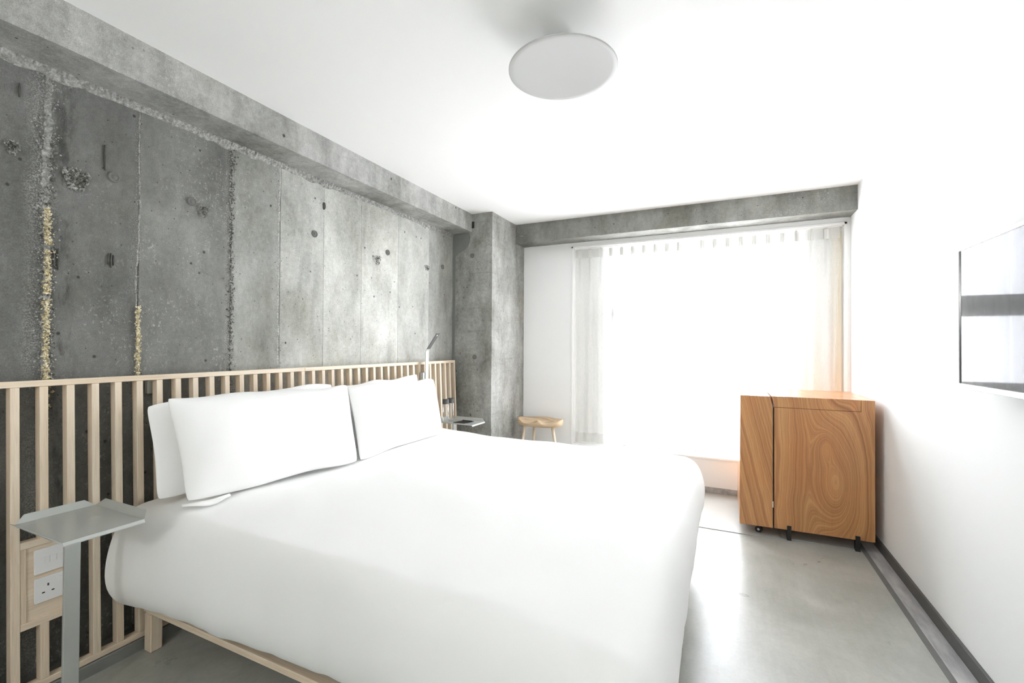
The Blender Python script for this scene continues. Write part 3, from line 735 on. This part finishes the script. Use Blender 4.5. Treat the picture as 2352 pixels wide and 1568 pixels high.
def pillow(label, TL, TR, BR, BL, tf, tb, seed, flap=None, group='white bed pillows'):
    TL, TR, BR, BL = map(Vector, (TL, TR, BR, BL)); cen = (TL + TR + BR + BL) / 4
    nrm = ((TR - TL) + (BR - BL)).cross((TL - BL) + (TR - BR)).normalized()
    if nrm.x < 0: nrm = -nrm
    root = thing('pillow', label, 'pillow', cen, group=group)
    N = 44; bm = bmesh.new()
    def P(u, v, sgn):
        a = (u + 1) / 2; b = (v + 1) / 2
        p = BL * (1 - a) * (1 - b) + BR * a * (1 - b) + TL * (1 - a) * b + TR * a * b
        ex = (TR - TL).normalized(); ez = (TL - BL).normalized()
        p -= ex * u * .008 * (1 - v * v) ** 2 * abs(u) ** 3; p -= ez * v * .008 * (1 - u * u) ** 2 * abs(v) ** 3
        kc = (abs(u) * abs(v)) ** 12; p -= ex * u * .007 * kc + ez * v * .007 * kc
        p += ez * .006 * math.sin(u * 5 + seed * 2) * max(0, v) ** 4 - ez * .004 * math.cos(u * 9 + seed) * max(0, v) ** 6
        T = tf if sgn > 0 else tb
        h = T * ((1 - abs(u) ** 2.8) * (1 - abs(v) ** 2.8)) ** .58
        # creases running in from the corners
        w = .006 * fn(u * 2.2 + seed, v * 2.2, sgn) + .0035 * fn(u * 5 + seed, v * 3, sgn + 3) * (abs(u) ** 2 + abs(v) ** 2)
        ed = min(1, 6 * (1 - max(abs(u), abs(v))))
        p += nrm * (sgn * h + w * ed)
        p += ez * .008 * fn(u * 1.5, seed, v) * abs(v) ** 2
        return p - cen
    vs = {}
    for sgn in (1, -1):
        for i in range(N + 1):
            for j in range(N + 1):
                u = math.sin((i / N * 2 - 1) * math.pi / 2 * .999) ; v = math.sin((j / N * 2 - 1) * math.pi / 2 * .999)
                if sgn < 0 and (i in (0, N) or j in (0, N)): vs[sgn, i, j] = vs[1, i, j]
                else: vs[sgn, i, j] = bm.verts.new(P(u, v, sgn))
    for sgn in (1, -1):
        for i in range(N):
            for j in range(N):
                q = [vs[sgn, i, j], vs[sgn, i + 1, j], vs[sgn, i + 1, j + 1], vs[sgn, i, j + 1]]
                try: bm.faces.new(q if sgn > 0 else q[::-1])
                except ValueError: pass
    mesh('pillowcase', bm, M['linen'], root, smooth=True)
    if flap:
        bm = bmesh.new(); g = []
        for i in range(15):
            f = i / 14; row = []
            for j in range(7):
                e = j / 6
                p = Vector(flap[0]).lerp(Vector(flap[1]), f) + Vector((.050, -.012, 0)) * (e - .3) * math.sin(math.pi * (.12 + .80 * f)) * 1.2
                p.z += .010 * math.sin(e * math.pi) * (1 - f * .4) + .010 * math.sin(f * 7 + seed) * e * (1 - f)
                row.append(bm.verts.new(p - cen))
            g.append(row)
        for i in range(14):
            for j in range(6): bm.faces.new((g[i][j], g[i + 1][j], g[i + 1][j + 1], g[i][j + 1]))
        o = mesh('case_flap', bm, M['linen'], root, smooth=True)
        sm = o.modifiers.new('sol', 'SOLIDIFY'); sm.thickness = .004
    return root
pillow('plump white pillow leaning in front at the near side of the bed', (.245, 1.052, 1.028), (.245, 2.005, 1.0), (.47, 1.862, .612), (.395, 1.05, .628), .085, .04, 1, ((.415, 1.20, .612), (.365, 1.045, .616)))
pillow('plump white pillow leaning in front at the far side, beside the reading lamp', (.245, 2.010, .997), (.245, 2.880, .982), (.425, 2.735, .612), (.465, 1.885, .610), .085, .04, 2)
pillow('white pillow against the slats behind the near front pillow', (.150, 1.030, .985), (.150, 1.975, 1.022), (.255, 1.950, .608), (.260, 1.018, .628), .05, .035, 3)
pillow('white pillow against the slats behind the far front pillow', (.150, 1.975, .990), (.150, 2.800, 1.022), (.250, 2.755, .625), (.250, 1.965, .625), .05, .035, 4)

# ------------------------------------------------------------------ bedside tables, bottles, notepad, reading lamp
def side_table(label, x0, x1, y0, y1, zt, px_, py_, mirror=False):
    cx_, cy_ = (x0 + x1) / 2, (y0 + y1) / 2
    r = thing('side_table', label, 'side table', (cx_, cy_, 0), group='bedside tray tables')
    hx, hy_ = (x1 - x0) / 2, (y1 - y0) / 2; th = .003; fl = .030; fh = .022
    mesh('tray', B(-hx, hx, -hy_, hy_, zt - th, zt, bev=.0008), M['steel'], r)
    def flange(pts, up):
        bm = bmesh.new(); v = [bm.verts.new(p) for p in pts] + [bm.verts.new((p[0], p[1], p[2] - th)) for p in pts]
        bm.faces.new(v[:4]); bm.faces.new(v[7:3:-1])
        for i in range(4): bm.faces.new((v[i], v[i + 4], v[(i + 1) % 4 + 4], v[(i + 1) % 4]))
        mesh('flange', bm, M['steel'], r)
    cc = .026
    flange([(-hx, -hy_, zt), (-hx, hy_, zt), (-hx - fl * .6, hy_ - cc, zt + fh), (-hx - fl * .6, -hy_ + cc, zt + fh)], 1)
    flange([(-hx, hy_, zt), (hx, hy_, zt), (hx - cc, hy_ + fl * .6, zt + fh), (-hx + cc, hy_ + fl * .6, zt + fh)], 1)
    flange([(-hx, -hy_, zt), (hx, -hy_, zt), (hx - cc * .4, -hy_ - fl * .5, zt + .010), (-hx + cc * .4, -hy_ - fl * .5, zt + .010)], 1)
    flange([(hx, -hy_, zt), (hx, hy_, zt), (hx + .005, hy_, zt - .008), (hx + .005, -hy_, zt - .008)], -1)
    mesh('post', B(px_ - cx_ - .006, px_ - cx_ + .006, py_ - cy_ - .021, py_ - cy_ + .021, .006, zt - th, bev=.0015), M['steel'], r)
    bm = bmesh.new(); prism(bm, rbox_pts(-hx * .8, hx * .75, -hy_ * .9, hy_ * .9, .02), 'z', 0, .006, .001, 1); mesh('base_plate', bm, M['steel'], r)
    return r
side_table('grey steel tray table standing empty in front of the switch block', .158, .478, .658, .868, .645, .29, .752)
side_table('grey steel tray table with bottles beyond the bed, beside the column', .155, .480, 3.060, 3.265, .620, .25, 3.17)
def bottle(label, x, y, z):
    r = thing('water_bottle', label, 'bottle', (x, y, z), group='glass bottles on the far side table')
    bm = bmesh.new(); R = .027; H = .165
    lathe(bm, [(0, .001), (R * .9, .001), (R, .005), (R, .060), (R * .93, .075), (R, .092), (R, .135), (R * .92, .145), (R * .84, .150), (R * .84, H)], 24)
    for v in bm.verts:
        if .008 < v.co.z < .10:
            a = math.atan2(v.co.y, v.co.x); k = 1 + .05 * math.cos(8 * a + v.co.z * 120); v.co.x *= k; v.co.y *= k
    mesh('glass_body', bm, M['glass'], r, smooth=True)
    bm = bmesh.new(); lathe(bm, [(0, .148), (R * .95, .148), (R * .97, .150), (R * .97, .182), (R * .92, .186), (0, .186)], 24)
    mesh('cap', bm, M['darkcap'], r, smooth=False)
bottle('clear glass bottle with charcoal cap, the nearer one on the far tray', .222, 3.085, .6205)
bottle('clear glass bottle with charcoal cap, standing behind the nearer bottle by the slats', .220, 3.165, .6205)
npd = thing('notepad', 'thin black notepad lying on the far tray beside the bottles', 'notepad', (.350, 3.150, .6205), (0, 0, math.radians(-8)))
mesh('cover', B(-.055, .055, -.065, .065, 0, .004, bev=.001), M['black'], npd)
mesh('pages', B(-.052, .0555, -.062, .062, .001, .003), M['darkcap'], npd)
mesh('pencil', B(-.05, .05, .046, .052, .0045, .0105, bev=.002), M['darkcap'], npd)
rl = thing('reading_lamp', 'grey flat bar reading lamp clipped on the headboard, its head bent forward', 'lamp', (.118, 2.975, .70))
def bar(bm, pts, y0, y1, th):
    P2 = [Vector((p[0], 0, p[1])) for p in pts]; off = []
    for k, p in enumerate(P2):
        d = (P2[min(k + 1, len(P2) - 1)] - P2[max(k - 1, 0)]).normalized(); nn = Vector((-d.z, 0, d.x)); off.append(p + nn * th)
    poly = [(p.x, p.z) for p in P2] + [(p.x, p.z) for p in off[::-1]]
    prism(bm, poly, 'y', y0, y1, .0008, 1)
bm = bmesh.new(); bar(bm, [(0, 0), (0, .485), (.004, .497), (.012, .508)], -.020, .020, .006); mesh('stem', bm, M['palesteel'], rl)
bm = bmesh.new(); bar(bm, [(.012, .508), (.104, .632)], -.020, .020, .006)
o = mesh('head', bm, M['darkcap'], rl)
o.data.materials[0] = plain('shaded_pale_steel', (0.16, 0.16, 0.16), 0.45, 0.2)  # downward-facing head coloured darker than the stem, its shade painted in
bm = bmesh.new(); tube(bm, [(0, 0, -.0005), (0, 0, .0012)], .006, 16); o = mesh('light_lens', bm, M['whitegloss'], rl, (.0925, 0, .6165)); o.rotation_euler = (0, math.radians(90 + 36.6), 0)
mesh('clip_bracket', B(-.036, -.007, -.045, -.004, .26, .325, bev=.002), M['steel'], rl)
bm = bmesh.new(); tube(bm, [(.001, .012, .262), (.016, .012, .262)], .007, 12); mesh('dimmer_knob', bm, M['chrome'], rl)

# ------------------------------------------------------------------ stool
st = thing('wooden_stool', 'pale wooden three-legged stool with scooped seat beside the concrete column', 'stool', (.675, 4.0, 0), (0, 0, math.radians(4)))
bm = bmesh.new(); NA, NR = 56, 14
A_, B_ = .218, .135; SZ = .552
def sr(a):
    x, y = math.cos(a), math.sin(a)
    n_ = 2.5; r = (abs(x / A_) ** n_ + abs(y / B_) ** n_) ** (-1 / n_)
    if y < 0: r *= 1 - .16 * max(0, -y) ** 1.5
    return r
def sz(x, y):
    # two scooped hollows with a ridge between them towards the front
    d1 = ((x + .090) / .100) ** 2 + ((y + .01) / .105) ** 2; d2 = ((x - .090) / .100) ** 2 + ((y + .01) / .105) ** 2
    front = min(1, max(0, (.05 - y) / .13))
    ridge = math.exp(-(x / .035) ** 2) * .020 * front
    dish = -.026 * (1 - (abs(x) / A_) ** 3) * (1 - max(0, y / B_) ** 4)
    lobe = -.014 * front * (math.exp(-((x - .10) / .06) ** 2) + math.exp(-((x + .10) / .06) ** 2))
    return SZ + dish + lobe + ridge * 1.3 + (.008 * (x / A_) ** 2)
rings = []
for k in range(NR + 1):
    f = k / NR; row = []
    for i in range(NA):
        a = 2 * math.pi * i / NA; r = sr(a) * f
        x, y = r * math.cos(a), r * math.sin(a); row.append(bm.verts.new((x, y, sz(x, y))))
    rings.append(row)
prof = [(1.012, -.030), (1.0, -.042), (.95, -.056), (.86, -.064), (.5, -.066), (.02, -.066)]
for q, dz in prof:
    row = []
    for i in range(NA):
        a = 2 * math.pi * i / NA; r = sr(a) * q
        row.append(bm.verts.new((r * math.cos(a), r * math.sin(a), SZ + dz)))
    rings.append(row)
for A, C in zip(rings[:-1], rings[1:]):
    for i in range(NA): bm.faces.new((A[i], A[(i + 1) % NA], C[(i + 1) % NA], C[i]))
bmesh.ops.remove_doubles(bm, verts=bm.verts[:], dist=1e-5)
t = NT('turned_ash_seat'); v = t.coord((1, 1, 3.0), (.05, 0, -1.5))
vv = t.new('ShaderNodeVectorMath', operation='LENGTH'); t.l.new(t.coord((1.0, 1.6, 7), (.055, 0, -3.80)), vv.inputs[0])
cv = t.new('ShaderNodeCombineXYZ'); t.l.new(t.math('ADD', vv.outputs['Value'], t.math('MULTIPLY', t.noise(t.coord(), 6, 3), .05)), cv.inputs[0])
M['seat'] = t.set(**{'Base Color': t.ramp(t.noise(cv.outputs[0], 48, 3, 0.6), [(0.34, (0.36, 0.24, 0.13)), (0.5, (0.56, 0.41, 0.26)), (0.64, (0.68, 0.54, 0.38))]), 'Roughness': 0.5})
mesh('seat', bm, M['seat'], st, smooth=True)
for (tx, ty, bx, by) in ((-.13, -.055, -.185, -.105), (-.075, .06, -.118, .13), (.135, -.045, .238, -.085)):
    bm = bmesh.new(); tube(bm, [(tx, ty, SZ - .062), ((tx + bx) / 2, (ty + by) / 2, SZ / 2 - .03), (bx, by, 0)], .0135, 14, .0115)
    mesh('leg', bm, M['ash_z'], st, smooth=True)

# ------------------------------------------------------------------ cabinet and the floor sheets below it
cab = thing('wooden_cabinet', 'figured walnut cabinet on black feet in the corner by the window', 'cabinet', (2.71, 3.72, 0))
KX, KY = 2.71, 3.72
def CP(name, pts, y0, y1, mat, bev=.0012):
    bm = bmesh.new(); prism(bm, [(p[0] - KX, p[1]) for p in pts], 'y', y0 - KY, y1 - KY, bev, 1)
    return mesh(name, bm, mat, cab)
M['walnut'] = figured_wood('figured_walnut', [(2.905 - KX, .40, .115, .30, -.30), (2.83 - KX, .62, .05, .10, -.10), (2.87 - KX, .95, .10, .16, .14)])
M['walnut_d'] = figured_wood('diagonal_walnut', [], True)
CF, CB = 3.41, 4.03
CP('body', [(2.549, .064), (3.077, .068), (3.077, .920), (3.0095, .920), (3.0095, .8475), (2.549, .8475)], CF, CB, M['walnut'])
CP('lid', [(2.534, .920), (3.0075, .920), (3.0075, .8495), (2.549, .8495)], CF, CB, M['walnut'])
CP('side_door', [(2.347, .060), (2.5405, .063), (2.5405, .846), (2.5255, .918), (2.350, .918)], CF, CB, M['walnut_d'])
mesh('gap_shadow_board', B(2.5405 - KX, 2.549 - KX, CF + .02 - KY, CB - .01 - KY, .07, .845), M['black'], cab)
hg = mesh('hinge', B(2.539 - KX, 2.5455 - KX, CF - .001 - KY, CF + .03 - KY, .195, .235, bev=.001), M['chrome'], cab)
for x_ in (2.632, 2.991):
    bm = bmesh.new()
    box(bm, x_ - .012 - KX, x_ + .012 - KX, CF - .006 - KY, CF - .0005 - KY, 0, .093, bev=.0008)
    box(bm, x_ - .012 - KX, x_ + .012 - KX, CF - .0005 - KY, CF + .035 - KY, 0, .062, bev=.0008)
    mesh('foot', bm, M['black'], cab)
    mesh('foot', B(x_ - .012 - KX, x_ + .012 - KX, CB - .05 - KY, CB - .01 - KY, 0, .062), M['black'], cab)
for y_ in (3.47, 3.96):
    bm = bmesh.new(); tube(bm, [(-.009, 0, 0), (.009, 0, 0)], .022, 20); w = mesh('caster', bm, M['rubber'], cab, (2.464 - KX, y_ - KY, .0225), False)
    w.rotation_euler = (0, 0, math.radians(75))
    bm = bmesh.new(); tube(bm, [(-.0105, 0, 0), (.0105, 0, 0)], .008, 14); mesh('hub', bm, M['chrome'], w)
    bm = bmesh.new(); box(bm, -.013, .013, -.012, .012, .023, .040); mesh('fork', bm, M['black'], w)
def sheet(label, pts):
    bm = bmesh.new(); prism(bm, pts, 'z', .0002, .004, .0008, 1)
    tag(mesh('floor_sheet', bm, M['sheet']), label, 'floor panel', 'thin sheets on the floor by the window')
sheet('thin grey sheet with a rounded corner lying on the floor under the cabinet caster', rbox_pts(1.35, 2.582, 3.385, 4.20, .03, which=(0, 0, 0, 1)))
sheet('thin grey sheet with rounded corners on the floor below the cabinet feet', rbox_pts(2.596, 3.005, 3.43, 4.18, .035))

# ------------------------------------------------------------------ television and ceiling lamp
TY0, TY1, TZ0, TZ1, TX = 1.30, 2.186, 1.096, 1.604, 3.023
tv = thing('television', 'wall-mounted flat television with silver bezel reflecting the window', 'television', (TX, (TY0 + TY1) / 2, (TZ0 + TZ1) / 2))
hw, hh = (TY1 - TY0) / 2, (TZ1 - TZ0) / 2; bz = .014
bm = bmesh.new()
for (a, b, cc, d) in ((-hw, hw, hh - bz, hh), (-hw, hw, -hh, -hh + bz * 1.3), (-hw, -hw + bz, -hh + bz * 1.3, hh - bz), (hw - bz, hw, -hh + bz * 1.3, hh - bz)):
    box(bm, 0, .022, a, b, cc, d, bev=.0015)
mesh('bezel', bm, M['bezel'], tv)
mesh('screen', B(.004, .018, -hw + bz, hw - bz, -hh + bz * 1.3, hh - bz), M['screen'], tv)
bm = bmesh.new(); prism(bm, [(-hw + .01, -hh + .004), (hw - .02, -hh + .004), (hw - .02, hh - .004), (-hw + .01, hh - .004)], 'x', .022, .040, .003, 1)
box(bm, .040, .062, -hw + .05, hw - .16, -hh - .006, hh + .004, bev=.004)
mesh('rear_housing', bm, M['black'], tv)
mesh('wall_bracket', B(.062, XR - TX, -.12, .12, -.12, .12), M['black'], tv)

def disc_lamp(label, x, y, group=None):
    r = thing('ceiling_lamp', label, 'lamp', (x, y, CEIL), group=group)
    R = .208; zd = 2.300 - CEIL
    bm = bmesh.new()
    lathe(bm, [(0, zd + .014), (R * .5, zd + .008), (R * .9, zd + .001), (R * .985, zd - .001), (R, zd + .0005), (R, zd + .004), (R * .985, zd + .006), (R * .5, zd + .014), (0, zd + .020)], 96)
    mesh('reflector_disc', bm, M['lampwhite'], r, smooth=True)
    bm = bmesh.new(); lathe(bm, [(.050, 0), (.050, -.014), (.046, -.018), (.014, -.020), (.012, zd + .022), (.03, zd + .018), (0, zd + .016)], 40)
    mesh('canopy', bm, M['lampwhite'], r, smooth=False)
    return r
disc_lamp('large white disc ceiling lamp on a short stem, switched off', 1.690, 1.655)
# unseen globe added behind the viewpoint to lift the shaded bed side
el = thing('fill_globe', 'glowing fill globe added behind the viewpoint', 'lamp', (1.6, Y0, 1.75))
bm = bmesh.new(); lathe(bm, [(.06, 0), (.06, .015), (.02, .02), (.02, .05), (0, .05)], 32); o = mesh('mount', bm, M['whitegloss'], el); o.rotation_euler = (math.radians(-90), 0, 0)
bm = bmesh.new(); bmesh.ops.create_uvsphere(bm, u_segments=32, v_segments=16, radius=.12)
t = NT('fill_glow'); t.set(**{'Base Color': (0.9, 0.9, 0.9)}); t.bsdf.inputs['Emission Color'].default_value = (1, 1, .98, 1); t.bsdf.inputs['Emission Strength'].default_value = FILL
mesh('globe', bm, t.m, el, (0, .165, 0), True)
